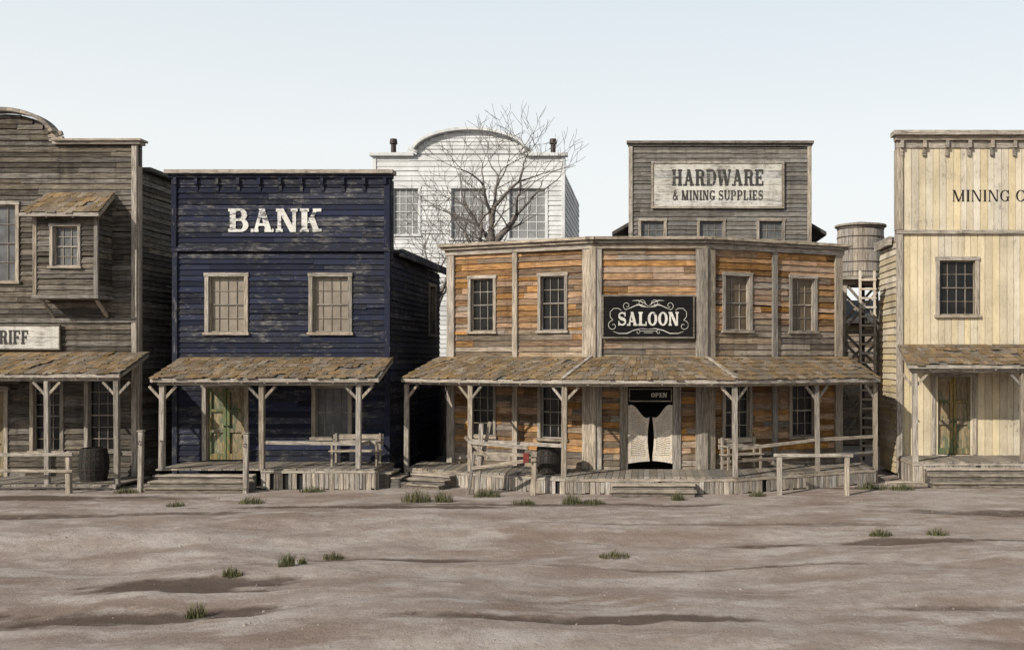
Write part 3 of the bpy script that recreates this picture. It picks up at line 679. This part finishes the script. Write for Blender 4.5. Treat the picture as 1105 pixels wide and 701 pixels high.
# ============================================================ WHITE TOWN HALL
K=Kit('white_town_hall_building',(-8.9,54,0)); fw=Fr(0,50); L,Rr=-13.75,-4.2
ops=[(-12.75,-11.5,9.8,12.1),(-9.85,-8.1,9.6,12.1),(-6.95,-5.15,9.6,12.1)]
siding(K('siding','church'),fw,L,Rr,2,13.7,ops,h=.24)
siding(K('siding','church'),fw,-12.0,-5.8,13.85,15.0,(),h=.2,top=lambda a,b:(-8.9-2.8*math.sqrt(max(0,1-((b-13.8)/1.2)**2)),-8.9+2.8*math.sqrt(max(0,1-((b-13.8)/1.2)**2))))
for o in ops: window(K,fw,*o,g='greyglass',cols=4,rows=6,tw=.12,th='church',tv='church',mun=.04)
C=K('arched_cap','church'); pr=None
for i in range(29):
    a=math.pi*i/28; p=(-8.9+2.9*math.cos(a),49.9,13.8+1.25*math.sin(a))
    if pr: C.beam(pr,p,.5,.14)
    pr=p
C.box(fw,L-.15,-11.7,-.2,.25,13.7,13.86); C.box(fw,-6.1,Rr+.15,-.2,.25,13.7,13.86); C.box(fw,L,Rr,-.3,-.16,12,13.75)
pts=[(-8.9+2.85*math.cos(math.pi*i/18),13.75+1.2*math.sin(math.pi*i/18)) for i in range(19)]
for (x0,z0),(x1,z1) in zip(pts[:-1],pts[1:]): C.hexa([(x1,50.02,13.7),(x0,50.02,13.7),(x0,50.3,13.7),(x1,50.3,13.7),(x1,50.02,z1),(x0,50.02,z0),(x0,50.3,z0),(x1,50.3,z1)])
C.box(fw,-4.35,-4.18,-.3,.08,2,13.69); C.box(fw,L-.02,L+.15,-.3,.08,2,13.69)
K('core','greyglass').prism([(L+.14,50.14),(Rr-.14,50.14),(Rr-.14,60),(L+.14,60)],-.1,12.8)
siding(K('siding','church'),Fr(Rr,50,math.pi/2),.3,10,2,12.9,(),h=.3)
ch=K('chimney_pipes','iron')
for x in (-12.95,-4.85): ch.tube([(x,50.8,12.5),(x,50.8,14.5)],[.14,.13],10); ch.tube([(x,50.8,14.5),(x,50.8,14.75)],[.2,.17],10)
K.done()

# ============================================================ SHED and added fence behind
K=Kit('storage_shed',(8,44,0)); fz=Fr(0,42)
siding(K('siding','saloon_g'),fz,6.9,12,0,5.2,(),h=.22); K('core','dark').prism([(7.05,42.14),(11.9,42.14),(11.9,46),(7.05,46)],-.1,5.1)
siding(K('siding','saloon_g'),Fr(6.9,46,-math.pi/2),0,4,0,5.2,(),h=.22)
K('roof','roofdk').hexa([(6.6,41.6,5.1),(12.3,41.6,5.1),(12.3,46.3,6.2),(6.6,46.3,6.2),(6.6,41.6,5.22),(12.3,41.6,5.22),(12.3,46.3,6.32),(6.6,46.3,6.32)])
K.done()
K=Kit('added_gap_fence',(-7,37.6,0)); vsiding(K('planks','trim_dv'),Fr(0,37.6),-10.5,-4,-.05,3.3,(),.19)  # added fence, darkens the gap between bank and saloon
for z in (.6,2.6): K('rails','trim_dh').box(Fr(0,37.6),-10.5,-4,-.10,-.025,z,z+.12)
for x in (-10,-8,-6,-4.3): K('posts','trim_dv').box(Fr(0,37.6),x,x+.12,-.22,-.105,-.1,3.1)
K.done()

# ============================================================ WATER TOWER
K=Kit('water_tower',(7.6,36,0)); cx,cy=7.62,36.; T_=K('tank_staves','tank'); n=30
for i in range(n):
    a0=2*math.pi*i/n+.006; a1=2*math.pi*(i+1)/n-.006; ro=.86+R(-.006,.006); ro2=.82
    f=lambda a,r,z:(cx+r*math.cos(a),cy+r*math.sin(a),z)
    T_.hexa([f(a0,ro,6.55),f(a1,ro,6.55),f(a1,.7,6.55),f(a0,.7,6.55),f(a0,ro2,8.35),f(a1,ro2,8.35),f(a1,.66,8.35),f(a0,.66,8.35)])
Hp=K('tank_hoops','iron')
for z in (6.7,7.05,7.5,7.95,8.25):
    Hp.tube([(cx,cy,z),(cx,cy,z+.03)],[.872-(z-6.55)*.02+.004]*2,36)
K('tank_lid','tank').tube([(cx,cy,8.35),(cx,cy,8.42),(cx,cy,8.55)],[.92,.92,.1],26)
K('tank_bottom','tank').tube([(cx,cy,6.5),(cx,cy,6.56)],[.84,.84],26)
Tb=K('timber_frame','trim_v'); Th=K('platform','trim_h')
for i in range(7): Th.beam((cx-1.0,cy-.9+.3*i,6.44),(cx+1.0,cy-.9+.3*i,6.44),.27,.06,.004)
for y in (-.7,.7): Th.beam((cx-1,cy+y,6.32),(cx+1,cy+y,6.32),.12,.16)
lv=[6.3,4.6,2.9,.8]
leg=lambda sx,sy,z:(cx+sx*(.70+.05*(6.3-z)),cy+sy*(.70+.05*(6.3-z)),z)
for sx in (-1,1):
    for sy in (-1,1): Tb.beam(leg(sx,sy,-.1),leg(sx,sy,6.3),.15,.15,.004)
for za,zb in zip(lv[:-1],lv[1:]):
    for s in (-1,1):
        Tb.beam(leg(-1,s,za),leg(1,s,zb),.05,.10,.003); Tb.beam(leg(1,s,za),leg(-1,s,zb),.05,.09,.003)
        Tb.beam(leg(s,-1,za),leg(s,1,zb),.05,.10,.003)
        Th.beam(leg(-1,s,zb),leg(1,s,zb),.07,.12,.003); Th.beam(leg(s,-1,zb),leg(s,1,zb),.07,.12,.003)
La=K('ladder','bw')
for x in (cx-.30,cx+.20): La.beam((x,34.5,-.05),(x+.05,34.9,6.7),.08,.09,.003)
for i in range(20):
    k=(i+1)/21; La.beam((cx-.33+.05*k,34.5+.4*k-.04,6.7*k),(cx+.26+.05*k,34.5+.4*k-.04,6.7*k+R(-.02,.02)),.05,.07)
K('outlet_pipe','iron').tube([(cx+.1,cy,6.5),(cx+.1,cy,.0)],[.06,.06],8)
K.done()

# ============================================================ props
def barrel(name,x,y,z,h=.95,r=.34,bulge=.07):
    K=Kit(name,(x,y,z)); S=K('staves','barrel'); n=20; m=9
    rad=lambda t:r+bulge*math.sin(math.pi*t)
    for i in range(n):
        a0=2*math.pi*i/n+.012; a1=2*math.pi*(i+1)/n-.012; e=R(-.004,.004)
        b=len(S.v)
        for k in range(m+1):
            t=k/m; q=rad(t)+e
            for a,rr in ((a0,q),(a1,q),(a1,q-.04),(a0,q-.04)): S.v.append((x+rr*math.cos(a),y+rr*math.sin(a),z+h*t))
        for k in range(m):
            for j in range(4):
                j2=(j+1)%4; S.f.append((b+k*4+j,b+k*4+j2,b+k*4+4+j2,b+k*4+4+j))
        S.f.append((b+3,b+2,b+1,b)); S.f.append((b+m*4,b+m*4+1,b+m*4+2,b+m*4+3))
    for t in (.04,.2,.36,.62,.78,.93):
        K('hoops','iron').tube([(x,y,z+h*t-.018),(x,y,z+h*t+.018)],[rad(t)+.007,rad(t)+.007],28)
    K('lid','barrel').tube([(x,y,z+h-.05),(x,y,z+h-.03)],[r-.02,r-.02],20)
    K('inner_bottom','dark').tube([(x,y,z+.01),(x,y,z+h-.05)],[r-.035,r-.035],16)
    K.done(.002)
barrel('wooden_barrel',-16.03,28.9,.13); barrel('wooden_barrel',-2.78,28.0,.45,.86,.30,.08)
def bench(name,x,y,z,L,ang):
    K=Kit(name,(x,y,z)); f=Fr(x,y,ang); H=K('seat','trim_h'); V=K('legs','trim_v')
    for i in range(3): H.box(f,0,L,-.02+.15*i,.12+.15*i,.42+z,.455+z,.003)
    for i in range(2): K('backrest','trim_h').box(f,0,L,-.07,-.035,z+.58+.17*i,z+.72+.17*i,.004)
    for u in (.06,L-.12):
        V.box(f,u,u+.06,-.034,.026,z,z+.92,.003)
        V.box(f,u,u+.06,.34,.40,z,z+.66,.003); K('armrests','trim_h').box(f,u-.02,u+.08,-.02,.44,z+.66,z+.70,.003)
    K.done(.004)
bench('wooden_bench',-9.15,29.0,.57,1.45,0.); 
bench('wooden_bench',*frr.p(.35,.25,.45)[:2],.45,1.25,math.atan2(2,4.33))
def hitch(name,x0,y0,x1,y1,posts,rails,lean=.02):
    K=Kit(name,((x0+x1)/2,(y0+y1)/2,0)); V=K('posts','trim_v'); H=K('rails','trim_h')
    P=lambda t,zz,o=0:(x0+(x1-x0)*t,y0+(y1-y0)*t-o,zz)
    for t,h in posts: 
        a=P(t,-.1); b=P(t,h); V.beam(a,(b[0]+R(-lean,lean)*2,b[1],b[2]),.13,.13,.008)
    for t0,z0,t1,z1,o in rails: H.beam(P(t0,z0,o),P(t1,z1,o),.07,.09,.008)
    K.done(.01)
hitch('hitching_rail',3.45,27.0,5.4,26.9,[(.04,1.0),(.96,1.0)],[(-.04,1.06,1.05,1.05,0)])
hitch('hitching_rail',-18.9,27.3,-15.75,27.3,[(0.02,1.1),(.98,1.12)],[(-.05,1.03,1.03,1.06,.09),(-.05,.62,1.03,.60,.09)])
for x,y,h in ((-13.95,27.5,1.65),(-10.98,27.3,1.6)):
    K=Kit('hitching_post',(x,y,0)); K('post','trim_v').beam((x-.02,y,-.1),(x+.01,y,h),.12,.12,.008); K('iron_ring','iron').tube([(x+.05*math.cos(a)-.0,y-.085,h-.3+.05*math.sin(a)) for a in [i*math.pi/6 for i in range(13)]],[.009]*13,5)
    K('cap','trim_h').box(Fr(x,y),-.085,.085,-.085,.085,h,h+.04,.003); K.done(.01)
K=Kit('broken_rail_fence',(-3.9,27,0)); V=K('posts','trim_v'); H=K('rails','trim_h')
V.beam((-4.62,26.95,-.1),(-4.5,26.95,1.9),.12,.10,.008); V.beam((-4.75,27.2,-.1),(-4.28,27.05,1.95),.09,.06,.008); V.beam((-3.12,26.95,-.1),(-3.07,26.95,1.15),.13,.12,.008)
V.beam((-4.95,26.98,1.55),(-4.3,26.8,1.0),.06,.09,.008); V.beam((-4.9,27.1,-.1),(-4.72,27.05,1.1),.08,.07,.008)
H.beam((-4.85,26.86,1.42),(-3.25,26.9,1.26),.05,.10,.006); H.beam((-4.7,26.87,1.12),(-3.0,26.86,1.06),.05,.09,.006); H.beam((-4.75,26.85,.72),(-3.02,26.86,.95),.05,.09,.006)
K.done(.006)
K=Kit('red_blanket',(-3.35,27.2,1.2)); c=K('cloth','red')
for i in range(3):
    x=-3.36+.05*i; dz=R(-.03,.03)
    c.hexa([(x,26.77+R(-.01,.01),.88+dz),(x+.05,26.77,.88+dz),(x+.05,26.79,.88+dz),(x,26.79,.88+dz),(x,26.78,1.13),(x+.05,26.78,1.13),(x+.05,26.83,1.13),(x,26.83,1.13)])
K.done(.004)

# ============================================================ dead trees
def tree(name,x,y,trunk,r,seed,lean,L0,depth,spread):
    rnd=random.Random(seed); mb=MB(); twig=MB()
    def grow(p,d,L,r,k):
        n=5 if k>1 else 3; pts=[tuple(p)]; rs=[r]; q=Vector(p); dd=Vector(d)
        for i in range(n):
            dd=(dd+Vector((rnd.uniform(-.26,.26),rnd.uniform(-.26,.26),rnd.uniform(-.12,.16)))).normalized()
            q=q+dd*L/n; pts.append(tuple(q)); rs.append(max(.006,r*(1-.36*(i+1)/n)))
        (mb if k>2 else twig).tube(pts,rs,7 if k>3 else 4)
        if k==0: return
        nb=rnd.choice((2,2,3)) if k>1 else rnd.choice((2,3))
        ph=rnd.uniform(0,6.28)
        for i in range(nb):
            a=ph+i*2*math.pi/nb+rnd.uniform(-.5,.5); sp=rnd.uniform(.6,1.15)*spread
            ax=Vector((math.cos(a),math.sin(a)*.8,rnd.uniform(-.1,.4)))
            nd=(dd+ax*sp).normalized()
            grow(q if i<2 else Vector(pts[-2]),nd,L*rnd.uniform(.68,.9),max(.009,rs[-1]*rnd.uniform(.62,.80)),k-1)
        if k>=4:
            for j in (2,3):
                a=rnd.uniform(0,6.28); grow(Vector(pts[j]),(dd*.4+Vector((math.cos(a),math.sin(a),.3))).normalized(),L*.6,max(.009,rs[j]*.35),max(1,k-3))
    pts=[(x+lean*t*trunk+.12*math.sin(t*5+seed),y,-.2+trunk*t) for t in [i/10 for i in range(11)]]
    mb.tube(pts,[r*(1.35-.6*i/10) for i in range(11)],9)
    for i in range(4):
        a=rnd.uniform(-.3,.3)+i*math.pi/2*1.0; s=.62*spread if i<3 else .1
        grow(Vector(pts[-1-(i%3)]) ,Vector((math.cos(a)*s*1.2,math.sin(a)*s,1.0)).normalized(),L0,r*rnd.uniform(.46,.64),depth)
    e=empty(name,(x,y,0)); mb.make('trunk_and_limbs','bark',e,0,True); twig.make('twigs','bark',e)
tree('dead_tree',-6.2,38.8,8.2,.27,11,.02,1.55,5,.78)
tree('dead_tree',-8.3,38.4,5.8,.16,4,.0,1.3,5,.8)

# ============================================================ ground
def dark_patch(x,y):  # noisy ellipses where the earth is darker, browner and slightly sunk
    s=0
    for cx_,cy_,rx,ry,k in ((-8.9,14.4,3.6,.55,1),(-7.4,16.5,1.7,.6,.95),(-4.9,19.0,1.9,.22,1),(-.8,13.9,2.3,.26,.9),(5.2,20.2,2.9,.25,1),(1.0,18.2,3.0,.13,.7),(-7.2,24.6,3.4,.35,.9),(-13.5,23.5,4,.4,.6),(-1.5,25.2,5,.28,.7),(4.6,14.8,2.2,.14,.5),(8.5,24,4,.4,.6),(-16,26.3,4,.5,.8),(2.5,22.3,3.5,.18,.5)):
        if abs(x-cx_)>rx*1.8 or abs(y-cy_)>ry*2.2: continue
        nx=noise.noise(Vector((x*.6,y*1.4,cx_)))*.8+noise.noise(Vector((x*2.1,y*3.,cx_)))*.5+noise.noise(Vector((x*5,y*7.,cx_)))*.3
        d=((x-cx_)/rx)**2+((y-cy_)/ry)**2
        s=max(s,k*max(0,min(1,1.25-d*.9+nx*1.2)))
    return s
def gz(x,y):
    k=max(0,min(1,(26.3-y)/5)); 
    z=k*(.24*noise.noise(Vector((x*.13,y*.28,1.7)))+.10*noise.noise(Vector((x*.4,y*.8,4.)))+.024*noise.noise(Vector((x*1.2,y*1.9,9))))
    if y<32: z+=.010*noise.noise(Vector((x*3,y*3,2)))+.006*noise.noise(Vector((x*6,y*6,5)))
    z-=.035*dark_patch(x,y)*k
    return z-.015
def axis(segs):
    o=[]
    for a,b,s in segs:
        n=max(1,round((b-a)/s)); o+=[a+(b-a)*i/n for i in range(n)]
    o.append(segs[-1][1]); return o
xs=axis([(-1600,-200,200),(-200,-40,20),(-40,-20,1.5),(-20,17,.10),(17,40,1.5),(40,200,20),(200,1600,200)])
ys=axis([(-400,-20,60),(-20,6,2),(6,28.6,.08),(28.6,32,.5),(32,60,2.5),(60,200,20),(200,2200,200)])
me=bpy.data.meshes.new('ground'); vs=[(x,y,gz(x,y)) for y in ys for x in xs]; nx_=len(xs)
fs_=[(j*nx_+i,j*nx_+i+1,(j+1)*nx_+i+1,(j+1)*nx_+i) for j in range(len(ys)-1) for i in range(nx_-1)]
me.from_pydata(vs,[],fs_); at=me.attributes.new('dark_patch','FLOAT','POINT')
at.data.foreach_set('value',[dark_patch(v[0],v[1]) if (-22<=v[0]<=17 and 6<=v[1]<=29) else 0. for v in vs])
for p in me.polygons: p.use_smooth=True
g=bpy.data.objects.new('ground',me); COL.objects.link(g)
m,nt,b=new_mat('dusty_earth'); tc=N(nt,'ShaderNodeTexCoord'); v=tc.outputs['Object']
n1=noisen(nt,vscale(nt,v,(.3,.55,1)),1.,10,.66); n2=noisen(nt,v,3.2,10,.72); n3=noisen(nt,v,22,8,.75); n4=noisen(nt,vscale(nt,v,(.6,1.3,1)),1.1,8,.66)
c=ramp(nt,n1,.38,(.235,.175,.143),.60,(.39,.335,.30))
c=mix(nt,mathn(nt,'MULTIPLY',ramp(nt,n2,.44,(0,0,0),.62,(1,1,1)),.5),c,(.235,.178,.146))
c=mix(nt,mathn(nt,'MULTIPLY',ramp(nt,n4,.5,(0,0,0),.62,(1,1,1)),.65),c,(.46,.415,.385))
c=mix(nt,mathn(nt,'MULTIPLY',ramp(nt,n3,.48,(0,0,0),.66,(1,1,1)),.45),c,(.155,.12,.098))
at_=N(nt,'ShaderNodeAttribute',attribute_name='dark_patch')
patch_fac=mathn(nt,'MULTIPLY',at_.outputs['Fac'],mathn(nt,'ADD',mathn(nt,'MULTIPLY',n2,1.5),.15)); 
c=mix(nt,ramp(nt,patch_fac,.08,(0,0,0),.62,(.88,.88,.88)),c,(.088,.062,.048))
nt.links.new(c,b.inputs['Base Color']); b.inputs['Roughness'].default_value=.95; b.inputs['Specular IOR Level'].default_value=.12
bp=N(nt,'ShaderNodeBump'); bp.inputs['Strength'].default_value=.9; bp.inputs['Distance'].default_value=.06
nt.links.new(mathn(nt,'ADD',n2,mathn(nt,'MULTIPLY',n3,.4)),bp.inputs['Height']); nt.links.new(bp.outputs[0],b.inputs['Normal'])
me.materials.append(m)
M['stone']=plain('stone',(.16,.13,.11),(.36,.32,.29),8,.9)
pb=MB()
for i in range(1500):
    y=6+21*math.sqrt(R(0.02,1)); x=R(-.75,.5)*y; r=R(.006,.022)*(1.8 if R(0,1)<.04 else 1); z=gz(x,y)
    b_=len(pb.v)
    top=[(x+r*math.cos(a)*R(.7,1.1),y+r*math.sin(a)*R(.7,1.1)) for a in [k*math.pi/3 for k in range(6)]]
    pb.v+=[(q[0],q[1],z-.01) for q in top]+[(x+(q[0]-x)*.6,y+(q[1]-y)*.6,z+r*R(.4,.7)) for q in top]
    pb.f+=[(b_+k,b_+(k+1)%6,b_+6+(k+1)%6,b_+6+k) for k in range(6)]+[tuple(b_+6+k for k in range(6))]
pb.make('pebbles','stone')
m,nt,b=new_mat('dry_grass'); geo=N(nt,'ShaderNodeNewGeometry'); r_=geo.outputs['Random Per Island']
nt.links.new(ramp(nt,r_,.1,(.026,.032,.010),.9,(.13,.125,.045)),b.inputs['Base Color']); b.inputs['Roughness'].default_value=.8; M['grass']=m
gm=MB()
tufts=[(-6.57,14.53,.13,1.2),(-7.2,17.3,.14,1),(-6.48,17.9,.13,1.4),(-6.4,18.5,.07,.8),(-6.05,19.2,.17,.8),(-10.1,25.45,.28,1),(-11.8,24.97,.2,.8),(-5.95,25.6,.32,1.9),(-5.25,25.6,.2,1.7),(-3.16,25.3,.25,.9),(-1.96,25.45,.22,1.5),(-1.41,25.45,.25,.8),(-4.3,26.6,.3,1.4),(-.65,19.03,.25,.7),(4.77,20.6,.2,.9),(5.98,20.7,.2,.8),(6.3,28.2,.4,1.2),(.75,26.0,.15,1.4),(-9.3,27.6,.3,1),(7.1,28.0,.3,1),(-14.3,27.4,.3,.9),(2.9,26.7,.2,.9)]
for x,y,r,hh in tufts:
    for i in range(int(210*(.4+r*3))):
        a=R(0,6.28); q=r*math.sqrt(R(0,1)); bx=x+q*math.cos(a)*1.2; by=y+q*math.sin(a)*.7; z=gz(bx,by)-.01
        h=R(.06,.26)*hh*(1.15-q/r*.6); l=R(.0,.7)*h; a2=R(0,6.28); w=.006; t=R(0,3.14); wx,wy=w*math.cos(t),w*math.sin(t)
        mx,my=bx+.35*l*math.cos(a2),by+.35*l*math.sin(a2); ex,ey=bx+l*math.cos(a2),by+l*math.sin(a2); k=len(gm.v)
        gm.v+=[(bx-wx,by-wy,z),(bx+wx,by+wy,z),(mx+wx*.8,my+wy*.8,z+h*.6),(mx-wx*.8,my-wy*.8,z+h*.6),(ex,ey,z+h)]
        gm.f+=[(k,k+1,k+2,k+3),(k+3,k+2,k+4)]
gm.make('grass_tufts','grass')

# ============================================================ light, world, camera
d=Vector((-.60,-.66,.52)).normalized()
sl=bpy.data.lights.new('sun','SUN'); sl.energy=5.0; sl.angle=math.radians(.6); sl.color=(1,.935,.83)
so=bpy.data.objects.new('sun',sl); so.rotation_euler=d.to_track_quat('Z','Y').to_euler(); so.location=(-20,-20,30); COL.objects.link(so)
w=bpy.data.worlds.new('World'); sc.world=w; w.use_nodes=True; nt=w.node_tree; bg=nt.nodes['Background']
sk=nt.nodes.new('ShaderNodeTexSky'); sk.sky_type='NISHITA'; sk.sun_disc=False; sk.sun_elevation=math.asin(d.z); sk.sun_rotation=math.atan2(d.x,d.y)%(2*math.pi)
sk.dust_density=3.0; sk.air_density=1.0; sk.ozone_density=1.0
# thick pale haze near the horizon thinning upward over the physical sky
tc=nt.nodes.new('ShaderNodeTexCoord'); sx=nt.nodes.new('ShaderNodeSeparateXYZ'); nt.links.new(tc.outputs['Generated'],sx.inputs[0])
hz=ramp(nt,sx.outputs[2],.0,(6.9,6.87,6.75),.62,(1.5,1.85,2.2))
e=hz.node.color_ramp.elements.new(.20); e.color=(6.6,6.75,6.68,1)
e=hz.node.color_ramp.elements.new(.36); e.color=(5.4,5.95,6.2,1)
c=mix(nt,.85,sk.outputs[0],hz)
nt.links.new(c,bg.inputs[0]); bg.inputs[1].default_value=.147
cam=bpy.data.cameras.new('camera'); co=bpy.data.objects.new('camera',cam); COL.objects.link(co)
co.location=(0,0,3.7); co.rotation_euler=(math.radians(90),0,0); cam.sensor_width=36; cam.lens=35.18
cam.shift_x=-147.5/1105; cam.shift_y=34.5/1105; cam.clip_end=5000; sc.camera=co
sc.view_settings.view_transform='Standard'; sc.view_settings.look='None'; sc.view_settings.exposure=0
